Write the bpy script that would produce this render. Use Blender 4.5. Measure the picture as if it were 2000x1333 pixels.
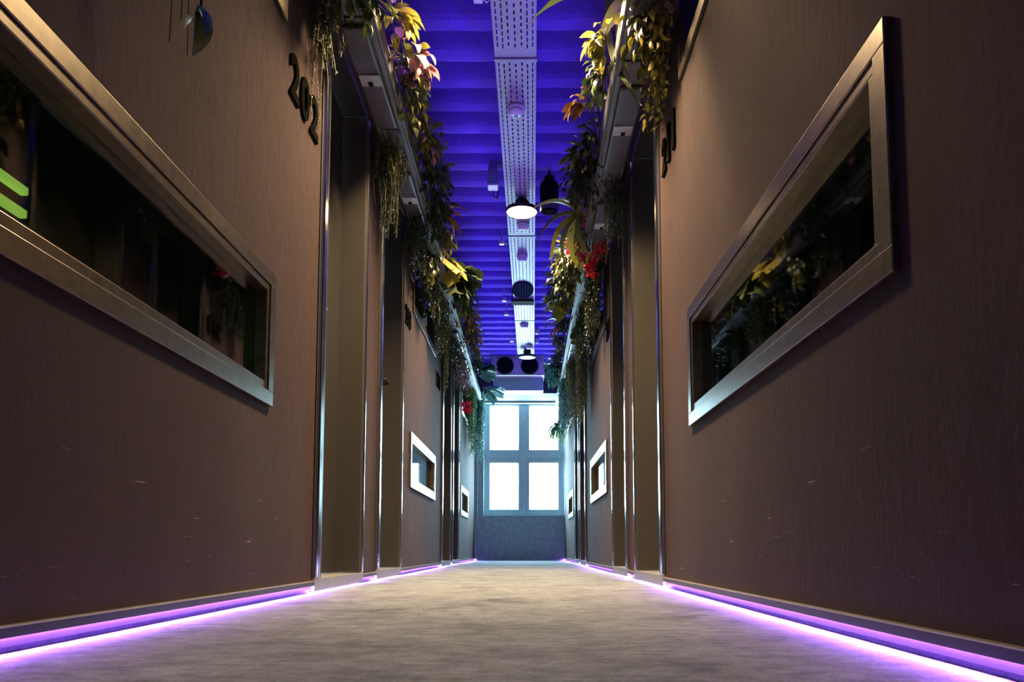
import bpy, math, random
from mathutils import Vector, Matrix
R = math.radians
scene = bpy.context.scene
C = scene.collection
for o in list(bpy.data.objects):
    bpy.data.objects.remove(o)

# ------------------------------------------------------------------ camera
F, CX, VY, TP, CAMH = 1500., 1028.5, 1075., .083, .16      # focal length and vanishing point in 2000x1333 pixels
CY = VY - F * TP
cam = bpy.data.cameras.new('camera')
cam.sensor_width = 36.0
cam.lens = F / 2000 * 36
cam.shift_x = (1000 - CX) / 2000
cam.shift_y = (CY - 666.5) / 2000
cam.clip_start = .01
camo = bpy.data.objects.new('camera', cam)
C.objects.link(camo)
camo.location = (0, 0, CAMH)
camo.rotation_euler = (R(90) + math.atan(TP), 0, 0)
scene.camera = camo

# ------------------------------------------------------------------ world (bright overcast daylight outside the end window)
w = bpy.data.worlds.new('world')
scene.world = w
w.use_nodes = True
bg = w.node_tree.nodes['Background']
bg.inputs[0].default_value = (.50, .82, 1.0, 1)
bg.inputs[1].default_value = 84.0
scene.view_settings.view_transform = 'Standard'
scene.view_settings.look = 'None'
scene.view_settings.gamma = 1
scene.view_settings.use_curve_mapping = False
scene.view_settings.exposure = 0.0
scene.cycles.use_denoising = True
scene.cycles.max_bounces = 10
scene.cycles.diffuse_bounces = 5
scene.cycles.glossy_bounces = 5
scene.cycles.transparent_max_bounces = 12
scene.cycles.sample_clamp_indirect = 6.0

# ------------------------------------------------------------------ layout constants (metres)
XL, XR = -.80, .59            # wall faces
YN, YE = -1.6, 11.8           # wall behind the camera, end wall
ZC = 2.90                     # underside of the ceiling ribs
HEAD = 2.32                   # door head
POR = bpy.data.lights.new('window_daylight_portal', 'AREA')
POR.shape = 'RECTANGLE'; POR.size = 1.25; POR.size_y = 1.76
POR.cycles.is_portal = True
poro = bpy.data.objects.new('window_daylight_portal', POR)
C.objects.link(poro)
poro.location = (-.04, YE + .16, 1.56)
poro.rotation_euler = (R(-90), 0, 0)

_tc = 1 / math.sqrt(1 + TP * TP); _ts = TP * _tc
def ray(px, py):
    a = (px - CX) / F; b = (CY - py) / F
    return Vector((a, _tc - b * _ts, _ts + b * _tc))
def on_x(px, py, X):
    d = ray(px, py); return d * (X / d.x) + Vector((0, 0, CAMH))
def on_z(px, py, Z):
    d = ray(px, py); return d * ((Z - CAMH) / d.z) + Vector((0, 0, CAMH))

# ------------------------------------------------------------------ materials
M = {}
def new_mat(name):
    m = bpy.data.materials.new(name); m.use_nodes = True
    M[name] = m
    return m, m.node_tree.nodes, m.node_tree.links, m.node_tree.nodes['Principled BSDF']
def plain(name, col, rough=.5, metal=0., spec=.5, var=.12, scale=30., bump=0., coat=0.):
    m, n, l, p = new_mat(name)
    tc = n.new('ShaderNodeTexCoord'); nz = n.new('ShaderNodeTexNoise')
    nz.inputs['Scale'].default_value = scale; nz.inputs['Detail'].default_value = 4
    l.new(tc.outputs['Object'], nz.inputs['Vector'])
    r = n.new('ShaderNodeValToRGB')
    r.color_ramp.elements[0].position = .3; r.color_ramp.elements[1].position = .7
    r.color_ramp.elements[0].color = tuple(c * (1 - var) for c in col) + (1,)
    r.color_ramp.elements[1].color = tuple(min(1, c * (1 + var)) for c in col) + (1,)
    l.new(nz.outputs['Fac'], r.inputs['Fac']); l.new(r.outputs['Color'], p.inputs['Base Color'])
    p.inputs['Roughness'].default_value = rough; p.inputs['Metallic'].default_value = metal
    p.inputs['Specular IOR Level'].default_value = spec
    p.inputs['Coat Weight'].default_value = coat
    if bump:
        b = n.new('ShaderNodeBump'); b.inputs['Strength'].default_value = bump; b.inputs['Distance'].default_value = .004
        l.new(nz.outputs['Fac'], b.inputs['Height']); l.new(b.outputs['Normal'], p.inputs['Normal'])
    return m
def emit(name, col, strength):
    m, n, l, p = new_mat(name)
    p.inputs['Base Color'].default_value = col + (1,)
    p.inputs['Emission Color'].default_value = col + (1,)
    p.inputs['Emission Strength'].default_value = strength
    return m

def wall_material():
    m, n, l, p = new_mat('plaster')
    tc = n.new('ShaderNodeTexCoord')
    def mapping(sc):
        mp = n.new('ShaderNodeMapping'); mp.inputs['Scale'].default_value = sc
        l.new(tc.outputs['Object'], mp.inputs['Vector']); return mp
    def noise(sc, scale, det=5, rough=.6):
        nz = n.new('ShaderNodeTexNoise'); nz.inputs['Scale'].default_value = scale
        nz.inputs['Detail'].default_value = det; nz.inputs['Roughness'].default_value = rough
        l.new(mapping(sc).outputs[0], nz.inputs['Vector']); return nz
    def ramp(src, a, b, ca=(0, 0, 0, 1), cb=(1, 1, 1, 1)):
        r = n.new('ShaderNodeValToRGB'); r.color_ramp.elements[0].position = a; r.color_ramp.elements[1].position = b
        r.color_ramp.elements[0].color = ca; r.color_ramp.elements[1].color = cb
        l.new(src.outputs['Fac'], r.inputs['Fac']); return r
    def mix(a, b, f, mode='MIX'):
        x = n.new('ShaderNodeMix'); x.data_type = 'RGBA'; x.blend_type = mode
        for sock, v in ((x.inputs['A'], a), (x.inputs['B'], b)):
            if hasattr(v, 'outputs'): l.new(v.outputs[2 if v.bl_idname == 'ShaderNodeMix' else 0], sock)
            else: sock.default_value = v
        if hasattr(f, 'outputs'): l.new(f.outputs[0], x.inputs['Factor'])
        else: x.inputs['Factor'].default_value = f
        return x
    base = ramp(noise((1, 1, .6), 2.2), .25, .75, (.085, .050, .039, 1), (.175, .106, .082, 1))
    fine = ramp(noise((1, 1, 1), 90, 3), .3, .7, (.82, .82, .82, 1), (1.1, 1.1, 1.1, 1))
    c = mix(base, fine, .55, 'MULTIPLY')
    # vertical rows of trowel nicks, dark blotches, pale scuffs low down
    nick = ramp(noise((1, 7, 1.6), 6.5, 9, .82), .545, .575)
    c = mix(c, (.035, .027, .027, 1), mix((0, 0, 0, 1), nick, .7))
    blot = ramp(noise((1, 3.0, 1), 2.6, 8, .78), .53, .62)
    c = mix(c, (.040, .029, .029, 1), mix((0, 0, 0, 1), blot, .6))
    sc = ramp(noise((1, .6, 16), 7, 6, .75), .655, .675)
    sep = n.new('ShaderNodeSeparateXYZ'); l.new(tc.outputs['Object'], sep.inputs[0])
    mr = n.new('ShaderNodeMapRange'); mr.inputs['From Min'].default_value = .10; mr.inputs['From Max'].default_value = .45
    mr.inputs['To Min'].default_value = .7; mr.inputs['To Max'].default_value = 0
    l.new(sep.outputs['Z'], mr.inputs['Value'])
    mu = n.new('ShaderNodeMath'); mu.operation = 'MULTIPLY'
    l.new(sc.outputs[0], mu.inputs[0]); l.new(mr.outputs[0], mu.inputs[1])
    c = mix(c, (.55, .48, .5, 1), mu)
    l.new(c.outputs[2], p.inputs['Base Color'])
    p.inputs['Roughness'].default_value = .9
    p.inputs['Specular IOR Level'].default_value = .06
    b = n.new('ShaderNodeBump'); b.inputs['Strength'].default_value = .35; b.inputs['Distance'].default_value = .003
    l.new(noise((1, 1, 1), 60, 6).outputs['Fac'], b.inputs['Height'])
    b2 = n.new('ShaderNodeBump'); b2.invert = True; b2.inputs['Strength'].default_value = .5; b2.inputs['Distance'].default_value = .002
    l.new(nick.outputs[0], b2.inputs['Height']); l.new(b.outputs[0], b2.inputs['Normal']); l.new(b2.outputs[0], p.inputs['Normal'])
wall_material()

def carpet_material():
    m, n, l, p = new_mat('carpet')
    tc = n.new('ShaderNodeTexCoord')
    def noise(sc, scale, det, rough):
        mp = n.new('ShaderNodeMapping'); mp.inputs['Scale'].default_value = sc
        l.new(tc.outputs['Object'], mp.inputs['Vector'])
        z = n.new('ShaderNodeTexNoise'); z.inputs['Scale'].default_value = scale
        z.inputs['Detail'].default_value = det; z.inputs['Roughness'].default_value = rough
        l.new(mp.outputs[0], z.inputs['Vector']); return z
    big = noise((1, 1.0, 1), 3.5, 7, .72)
    fine = noise((1, 1, 1), 150, 4, .7)
    mid = noise((.6, 1.0, 1), 26, 6, .75)
    r = n.new('ShaderNodeValToRGB')
    e = r.color_ramp.elements
    e[0].position = .30; e[0].color = (.06, .062, .06, 1)
    e[1].position = .68; e[1].color = (.33, .365, .38, 1)
    k = e.new(.47); k.color = (.24, .262, .27, 1)
    l.new(big.outputs['Fac'], r.inputs['Fac'])
    r2 = n.new('ShaderNodeValToRGB'); r2.color_ramp.elements[0].position = .3; r2.color_ramp.elements[1].position = .7
    r2.color_ramp.elements[0].color = (.45, .45, .45, 1); r2.color_ramp.elements[1].color = (1.25, 1.25, 1.25, 1)
    l.new(fine.outputs['Fac'], r2.inputs['Fac'])
    x = n.new('ShaderNodeMix'); x.data_type = 'RGBA'; x.blend_type = 'MULTIPLY'; x.inputs['Factor'].default_value = .8
    l.new(r.outputs[0], x.inputs['A']); l.new(r2.outputs[0], x.inputs['B'])
    r3 = n.new('ShaderNodeValToRGB'); r3.color_ramp.elements[0].position = .36; r3.color_ramp.elements[1].position = .60
    r3.color_ramp.elements[0].color = (.40, .41, .37, 1); r3.color_ramp.elements[1].color = (1.15, 1.12, 1.12, 1)
    l.new(mid.outputs['Fac'], r3.inputs['Fac'])
    y = n.new('ShaderNodeMix'); y.data_type = 'RGBA'; y.blend_type = 'MULTIPLY'; y.inputs['Factor'].default_value = .85
    l.new(x.outputs[2], y.inputs['A']); l.new(r3.outputs[0], y.inputs['B'])
    l.new(y.outputs[2], p.inputs['Base Color'])
    p.inputs['Roughness'].default_value = .95; p.inputs['Specular IOR Level'].default_value = .1
    p.inputs['Sheen Weight'].default_value = .25
    b = n.new('ShaderNodeBump'); b.inputs['Strength'].default_value = .8; b.inputs['Distance'].default_value = .006
    l.new(fine.outputs['Fac'], b.inputs['Height']); l.new(b.outputs[0], p.inputs['Normal'])
carpet_material()

def glass_material(name, tint, ior=1.5):
    m, n, l, p = new_mat(name)
    n.remove(p)
    t = n.new('ShaderNodeBsdfTransparent'); t.inputs[0].default_value = tint + (1,)
    g = n.new('ShaderNodeBsdfGlossy'); g.inputs['Roughness'].default_value = .02; g.inputs['Color'].default_value = (.9, .9, .9, 1)
    lw = n.new('ShaderNodeLayerWeight'); lw.inputs['Blend'].default_value = .5
    pw = n.new('ShaderNodeMath'); pw.operation = 'POWER'; pw.inputs[1].default_value = 4.0
    l.new(lw.outputs['Facing'], pw.inputs[0])
    f = n.new('ShaderNodeMath'); f.operation = 'MULTIPLY_ADD'; f.use_clamp = True
    f.inputs[1].default_value = .9; f.inputs[2].default_value = ((ior - 1) / (ior + 1)) ** 2
    l.new(pw.outputs[0], f.inputs[0])
    x = n.new('ShaderNodeMixShader')
    l.new(f.outputs[0], x.inputs[0]); l.new(t.outputs[0], x.inputs[1]); l.new(g.outputs[0], x.inputs[2])
    l.new(x.outputs[0], n['Material Output'].inputs['Surface'])
glass_material('glass_dark', (.45, .5, .5))
glass_material('glass_clear', (.97, .99, 1.0), 1.2)

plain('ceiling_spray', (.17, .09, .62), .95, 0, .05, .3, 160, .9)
plain('end_plaster', (.27, .36, .38), .7, 0, .3, .18, 14, .3)
plain('door_metal', (.036, .034, .029), .45, .1, .3, .05, 12)
plain('jamb_metal', (.052, .047, .038), .42, .1, .3, .05, 12)
plain('chrome', (.72, .72, .72), .16, 1., .5, .05, 8)
plain('frame_metal', (.20, .165, .10), .30, .9, .5, .2, 40)
plain('black_gap', (.012, .012, .02), .6)
plain('dark_trim', (.035, .033, .03), .35, .5)
plain('lit_gold_edge', (.55, .50, .38), .3, .8)
plain('kick', (.13, .11, .26), .5, 0, .5, .35, 70, .5)
plain('sill_metal', (.36, .35, .33), .4, .7, .5, .08, 20)
plain('pod_dark', (.006, .007, .009), .7)
plain('pod_teal', (.02, .07, .08), .6)
plain('pvc_window', (.42, .56, .62), .35, 0, .5, .06, 10)
plain('trough_metal', (.15, .155, .155), .5, .3, .4, .1, 12)
plain('header_grey', (.075, .066, .062), .45, .1, .5, .08, 18)
plain('plate_white', (.40, .36, .38), .45)
plain('white_plastic', (.75, .73, .76), .4)
plain('tray_steel', (.36, .36, .37), .55, .1, .3, .06, 20)
plain('black_metal', (.012, .012, .014), .4, 0, .5)
plain('black_soft', (.006, .006, .007), .85, 0, .08)
plain('grey_ring', (.16, .17, .18), .3, .7)
plain('sign_black', (.008, .008, .006), 1., 0, 0.)
plain('steel', (.6, .6, .62), .3, .9)
plain('blue_box', (.25, .28, .45), .4, .4)
plain('ac_body', (.72, .64, .62), .45, .2, .5, .1, 10)
plain('ac_panel', (.45, .62, .64), .6, .0, .3)
plain('bulkhead_paint', (.055, .052, .072), .8, 0, .1)
plain('shadow_dark', (.010, .012, .03), 1., 0., 0.)
plain('cable', (.01, .01, .012), .6)
emit('led_violet', (.40, .13, 1.0), 300.)
emit('led_blue', (.10, .03, 1.0), 6.)
emit('lamp_on', (1.0, .66, .32), 25.)
emit('bar_green', (.50, .80, .10), 2.0)
plain('lamp_off', (.62, .63, .68), .35)

def leaf_mat(name, a, b, rough=.42, trans=.25):
    m, n, l, p = new_mat(name)
    g = n.new('ShaderNodeNewGeometry'); oi = n.new('ShaderNodeObjectInfo')
    ad = n.new('ShaderNodeMath'); ad.operation = 'ADD'
    l.new(g.outputs['Random Per Island'], ad.inputs[0]); l.new(oi.outputs['Random'], ad.inputs[1])
    fr = n.new('ShaderNodeMath'); fr.operation = 'FRACT'; l.new(ad.outputs[0], fr.inputs[0])
    r = n.new('ShaderNodeValToRGB'); r.color_ramp.elements[0].color = a + (1,); r.color_ramp.elements[1].color = b + (1,)
    l.new(fr.outputs[0], r.inputs['Fac']); l.new(r.outputs[0], p.inputs['Base Color'])
    p.inputs['Roughness'].default_value = rough
    t = n.new('ShaderNodeBsdfTranslucent'); l.new(r.outputs[0], t.inputs['Color'])
    x = n.new('ShaderNodeMixShader'); x.inputs[0].default_value = trans
    l.new(p.outputs[0], x.inputs[1]); l.new(t.outputs[0], x.inputs[2])
    l.new(x.outputs[0], n['Material Output'].inputs['Surface'])
leaf_mat('leaf_dark', (.010, .022, .008), (.05, .075, .022))
leaf_mat('leaf_olive', (.05, .065, .012), (.20, .19, .035))
leaf_mat('leaf_yellow', (.20, .19, .03), (.48, .40, .07))
leaf_mat('leaf_green', (.04, .13, .04), (.16, .30, .10))
leaf_mat('leaf_teal', (.03, .12, .10), (.12, .28, .25))
leaf_mat('leaf_moss', (.11, .12, .03), (.30, .27, .08))
leaf_mat('leaf_brown', (.10, .045, .02), (.34, .17, .06))
leaf_mat('leaf_red', (.22, .02, .01), (.55, .15, .04))
leaf_mat('leaf_pink', (.20, .08, .10), (.45, .22, .22))
leaf_mat('petal_red', (.55, .008, .02), (.8, .03, .06))
leaf_mat('petal_pink', (.55, .06, .30), (.7, .16, .42))
leaf_mat('stem_brown', (.035, .03, .012), (.09, .07, .03), .6, .0)

# ------------------------------------------------------------------ mesh helpers
class MB:
    def __init__(s): s.v = []; s.f = []
    def box(s, x0, x1, y0, y1, z0, z1):
        b = len(s.v)
        s.v += [(x, y, z) for x in (x0, x1) for y in (y0, y1) for z in (z0, z1)]
        s.f += [tuple(b + i for i in q) for q in ((0, 1, 3, 2), (4, 6, 7, 5), (0, 4, 5, 1), (2, 3, 7, 6), (0, 2, 6, 4), (1, 5, 7, 3))]
        return s
    def quad(s, *p):
        b = len(s.v); s.v += [tuple(q) for q in p]; s.f.append(tuple(range(b, b + len(p)))); return s
    def tube(s, pts, r, n=8, cap=True):
        pts = [Vector(p) for p in pts]; b0 = len(s.v); prev = None
        for i, p in enumerate(pts):
            t = (pts[min(i + 1, len(pts) - 1)] - pts[max(i - 1, 0)]).normalized()
            a = Vector((0, 0, 1)) if abs(t.z) < .9 else Vector((1, 0, 0))
            if prev is not None: a = prev
            u = (a - t * a.dot(t)).normalized(); vv = t.cross(u); prev = u
            rr = r[i] if isinstance(r, (list, tuple)) else r
            for k in range(n):
                q = 2 * math.pi * k / n
                s.v.append(tuple(p + u * (rr * math.cos(q)) + vv * (rr * math.sin(q))))
        for i in range(len(pts) - 1):
            for k in range(n):
                a = b0 + i * n + k; b = b0 + i * n + (k + 1) % n
                s.f.append((a, b, b + n, a + n))
        if cap:
            s.f.append(tuple(b0 + k for k in reversed(range(n))))
            s.f.append(tuple(b0 + (len(pts) - 1) * n + k for k in range(n)))
        return s
    def lathe(s, prof, c=(0, 0, 0), n=32):            # profile of (radius, z)
        b0 = len(s.v)
        for r, z in prof:
            for k in range(n):
                q = 2 * math.pi * k / n
                s.v.append((c[0] + r * math.cos(q), c[1] + r * math.sin(q), c[2] + z))
        for i in range(len(prof) - 1):
            for k in range(n):
                a = b0 + i * n + k; b = b0 + i * n + (k + 1) % n
                s.f.append((a, b, b + n, a + n))
        s.f.append(tuple(b0 + k for k in reversed(range(n))))
        s.f.append(tuple(b0 + (len(prof) - 1) * n + k for k in range(n)))
        return s
    def prism(s, poly, axis, a, b):                   # polygon extruded along an axis
        n = len(poly); o = len(s.v)
        for t in (a, b):
            for p, q in poly:
                s.v.append({'x': (t, p, q), 'y': (p, t, q), 'z': (p, q, t)}[axis])
        s.f.append(tuple(o + i for i in range(n))); s.f.append(tuple(o + n + i for i in reversed(range(n))))
        for i in range(n):
            j = (i + 1) % n; s.f.append((o + i, o + n + i, o + n + j, o + j))
        return s
    def mesh(s, name, mat, smooth=False):
        me = bpy.data.meshes.new(name); me.from_pydata(s.v, [], s.f)
        me.validate()
        import bmesh
        bm = bmesh.new(); bm.from_mesh(me); bmesh.ops.recalc_face_normals(bm, faces=bm.faces); bm.to_mesh(me); bm.free()
        me.materials.append(M[mat])
        if smooth:
            for p in me.polygons: p.use_smooth = True
        return me
    def build(s, name, mat, parent=None, smooth=False, bevel=0., loc=None):
        me = s.mesh(name, mat, smooth)
        return obj(name, me, parent, bevel, loc)
def obj(name, me, parent=None, bevel=0., loc=None):
    o = bpy.data.objects.new(name, me); C.objects.link(o)
    if parent is not None: o.parent = parent
    if loc is not None: o.location = loc
    if bevel:
        m = o.modifiers.new('bevel', 'BEVEL'); m.width = bevel; m.segments = 2; m.limit_method = 'ANGLE'
        m.harden_normals = False
    return o
def empty(name, loc=(0, 0, 0), label=None, cat=None, group=None, kind=None, parent=None):
    o = bpy.data.objects.new(name, None); C.objects.link(o); o.location = loc; o.empty_display_size = .05
    if parent is not None: o.parent = parent
    tag(o, label, cat, group, kind); return o
def tag(o, label=None, cat=None, group=None, kind=None):
    for k, v in (('label', label), ('category', cat), ('group', group), ('kind', kind)):
        if v: o[k] = v
    return o

# ------------------------------------------------------------------ floor, ceiling, end walls
tag(MB().box(XL - .3, XR + .3, YN - .1, YE + .3, -.06, 0).build('floor', 'carpet'), 'grey beige mottled carpet running down the corridor', 'floor', kind='structure')

def build_ceiling():
    rnd = random.Random(4)
    P, NX = .25, 36
    x0, x1 = XL - .12, XR + .12
    # deck profile: bottom flange, web turned away, top flange, web facing the near end (0 = far edge of a bottom flange)
    prof = [(0, .004), (.03, .03), (.05, .10), (.10, .13), (.30, .133), (.40, .12), (.50, .065), (.58, .026), (.66, .006), (.84, 0.), (.97, .0)]
    mb = MB(); rows = []
    k0, k1 = int(math.floor((YN - .1) / P)), int(math.ceil((YE + .3) / P))
    from mathutils import noise as N
    for k in range(k0, k1):
        for u, z in prof:
            y = (k + u) * P + .108
            row = []
            for i in range(NX + 1):
                x = x0 + (x1 - x0) * i / NX
                wob = .022 * N.noise(Vector((x * 1.6, k * .9, 3.1))) + .006 * N.noise(Vector((x * 9, k * 1.7, u)))
                row.append(len(mb.v)); mb.v.append((x, y + wob, ZC + z + .004 * N.noise(Vector((x * 14, y * 14, 0)))))
            rows.append(row)
    for a, b in zip(rows, rows[1:]):
        for i in range(NX): mb.f.append((a[i], a[i + 1], b[i + 1], b[i]))
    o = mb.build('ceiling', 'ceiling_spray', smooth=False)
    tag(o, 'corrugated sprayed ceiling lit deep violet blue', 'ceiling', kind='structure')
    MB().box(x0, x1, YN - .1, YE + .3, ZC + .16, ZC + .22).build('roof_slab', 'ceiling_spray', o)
build_ceiling()

tag(MB().box(XL - .3, XR + .3, YN - .12, YN, 0, ZC + .15).build('wall_back', 'end_plaster'), 'plain plaster wall closing the corridor', 'wall', kind='structure')
WX0, WX1, WZ0, WZ1 = -.662, .583, .685, 2.44
we = empty('wall_end', (0, YE, 0), 'blue grey plaster wall around the tall end window', 'wall', kind='structure')
for a in ((XL - .3, WX0, 0, ZC + .15), (WX1, XR + .3, 0, ZC + .15), (WX0, WX1, 0, WZ0), (WX0, WX1, WZ1, ZC + .15)):
    MB().box(a[0], a[1], 0, .22, a[2], a[3]).build('wall_section', 'end_plaster', we)
MB().box(XL, XR, -.60, 0, 2.47, ZC + .14).build('bulkhead', 'bulkhead_paint', we)
MB().box(XL + .001, XL + .05, -.06, 0, 0, 2.469).build('corner_post', 'end_plaster', we)

def end_window():
    win = empty('window_1', (0, YE + .10, 0), 'bright four pane window filling the corridor end', 'window', kind='structure')
    mx0, mx1, mz = -.122, .043, (1.712, 1.50)
    f = .085
    MB().box(WX0, WX1, .0, .07, WZ0, WZ0 + .03).build('sill_rail', 'pvc_window', win)
    for a in ((WX0, WX0 + f * .5, WZ0 + .03, WZ1), (WX1 - f * .5, WX1, WZ0 + .03, WZ1)):
        MB().box(a[0], a[1], 0, .07, a[2], a[3]).build('frame_post', 'pvc_window', win, bevel=.004)
    MB().box(WX0 + f * .5, WX1 - f * .5, 0, .07, WZ1 - .02, WZ1).build('frame_head', 'pvc_window', win)
    cx = (mx0 + mx1) / 2
    MB().box(cx - .02, cx + .02, 0, .07, WZ0 + .03, WZ1 - .02).build('mullion', 'pvc_window', win, bevel=.003)
    zc = 1.61
    for a in ((WX0 + f * .5, cx - .02), (cx + .02, WX1 - f * .5)):
        MB().box(a[0], a[1], 0, .07, zc - .02, zc + .02).build('transom', 'pvc_window', win, bevel=.003)
    # four sashes, each with its pane
    for (sx0, sx1, gx0, gx1) in ((WX0 + f * .5, cx - .02, -.572, -.128), (cx + .02, WX1 - f * .5, .046, .492)):
        for (sz0, sz1, gz0, gz1) in ((WZ0 + .03, zc - .02, .790, 1.512), (zc + .02, WZ1 - .02, 1.722, 2.41)):
            s = empty('sash', (0, 0, 0), parent=win)
            for b in ((sx0, gx0, sz0, sz1), (gx1, sx1, sz0, sz1), (gx0, gx1, sz0, gz0), (gx0, gx1, gz1, sz1)):
                MB().box(b[0], b[1], .012, .06, b[2], b[3]).build('sash_rail', 'pvc_window', s, bevel=.003)
            MB().box(gx0, gx1, .034, .038, gz0, gz1).build('pane', 'glass_clear', s)
end_window()

# ------------------------------------------------------------------ side walls: panels, pod windows, doors
# per side: list of doors (y0, y1) and lists of windows (y0, y1, z0, z1)
SIDES = {
    'left': dict(X=XL, s=1, doors=[(2.87, 3.72), (4.06, 4.85), (7.14, 7.98), (8.17, 8.94)],
                 wins=[(.93, 2.357, .603, 1.022), (.93, 2.40, 1.90, 2.62), (5.21, 6.62, .587, .970), (5.25, 6.56, 1.83, 2.55),
                       (9.25, 10.42, .582, .945), (9.25, 10.42, 1.83, 2.55)]),
    'right': dict(X=XR, s=-1, doors=[(3.27, 4.13), (4.42, 5.20), (7.52, 8.32), (8.50, 9.20)],
                  wins=[(1.18, 2.712, .600, 1.026), (1.30, 2.79, 1.945, 2.62), (5.565, 6.937, .578, .966), (5.60, 6.90, 1.83, 2.55),
                        (9.58, 10.71, .580, .925), (9.58, 10.71, 1.83, 2.55)]),
}
WT = .22
win_no = [1]; door_no = [0]
WDESC = {('left', 0): 'long low pod window with green light bars glowing behind its glass',
         ('left', 1): 'upper pod window above the low window with green light bars',
         ('left', 2): 'low pod window between room numbers 203 and 204', ('left', 3): 'upper pod window beside number 203 behind hanging plants',
         ('left', 4): 'small far low pod window on the wall with the number signs 202 to 204', ('left', 5): 'far upper pod window beside the teal hanging plant',
         ('right', 0): 'long low pod window with reflections of plants, beside number 211', ('right', 1): 'upper pod window above number 211',
         ('right', 2): 'low pod window below number 210 on the wall with the moss green plant', ('right', 3): 'upper pod window hidden behind the trailing plants past number 210',
         ('right', 4): 'small far low pod window past the moss green hanging plant', ('right', 5): 'far upper pod window behind the green grass tuft'}
DDESC = {('left', 0): 'recessed grey door beside the room number 202', ('left', 1): 'recessed grey door with black lever beside number 203',
         ('left', 2): 'far recessed grey door just past number 204', ('left', 3): 'farthest grey door on the wall with number 204',
         ('right', 0): 'recessed grey green door beside number 211', ('right', 1): 'recessed dark door with black lever beside number 210',
         ('right', 2): 'far grey door past the moss green hanging plant', ('right', 3): 'farthest grey door on the wall with number 210'}

def pod_window(side, i, y0, y1, z0, z1, X, s):
    win_no[0] += 1
    w_ = empty('window_%d' % win_no[0], (X, (y0 + y1) / 2, z0), WDESC[(side, i)], 'window', kind='structure')
    def part(mb, name, mat, bevel=0.):
        for k, v in enumerate(mb.v): mb.v[k] = (s * v[0], v[1] - (y0 + y1) / 2, v[2] - z0)
        return mb.build(name, mat, w_, bevel=bevel)
    a, b = .044, .024                                  # outer frame and sash widths
    # local x: + points into the corridor
    for (p0, p1, q0, q1) in ((y0, y1, z1 - a, z1), (y0, y1, z0, z0 + a), (y0, y0 + a, z0 + a, z1 - a), (y1 - a, y1, z0 + a, z1 - a)):
        part(MB().box(-.08, .012, p0, p1, q0, q1), 'outer_frame', 'frame_metal', .002)
    Y0, Y1, Z0, Z1 = y0 + a, y1 - a, z0 + a, z1 - a
    for (p0, p1, q0, q1) in ((Y0, Y1, Z1 - b, Z1 - .0015), (Y0, Y1, Z0 + .0015, Z0 + b), (Y0 + .0015, Y0 + b, Z0 + b, Z1 - b), (Y1 - b, Y1 - .0015, Z0 + b, Z1 - b)):
        part(MB().box(-.07, .008, p0, p1, q0, q1), 'sash', 'frame_metal', .002)
    part(MB().box(-.030, -.026, Y0 + b, Y1 - b, Z0 + b, Z1 - b), 'glass_pane', 'glass_dark')
    # sleeping pod behind the glass: five inner faces
    d = -.95; m = MB(); e0, e1, f0, f1 = y0 - .02, y1 + .02, z0 - .02, z1 + .02
    if side == 'left' and i == 0: e0, e1, f0, f1 = y0 - .3, y1 + .15, z0 - .1, 1.40
    m.quad((d, e0, f0), (d, e1, f0), (d, e1, f1), (d, e0, f1))
    m.quad((d, e0, f0), (-WT, e0, f0), (-WT, e1, f0), (d, e1, f0)); m.quad((d, e0, f1), (-WT, e0, f1), (-WT, e1, f1), (d, e1, f1))
    m.quad((d, e0, f0), (-WT, e0, f0), (-WT, e0, f1), (d, e0, f1)); m.quad((d, e1, f0), (-WT, e1, f0), (-WT, e1, f1), (d, e1, f1))
    for a_, b_, c_, d_ in ((y0, y1, z0, z0 + .004), (y0, y1, z1 - .004, z1), (y0, y0 + .004, z0, z1), (y1 - .004, y1, z0, z1)): m.box(-WT, -.081, a_, b_, c_, d_)
    part(m, 'pod_lining', 'pod_teal' if (side == 'left' and i == 0) else 'pod_dark')

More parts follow.
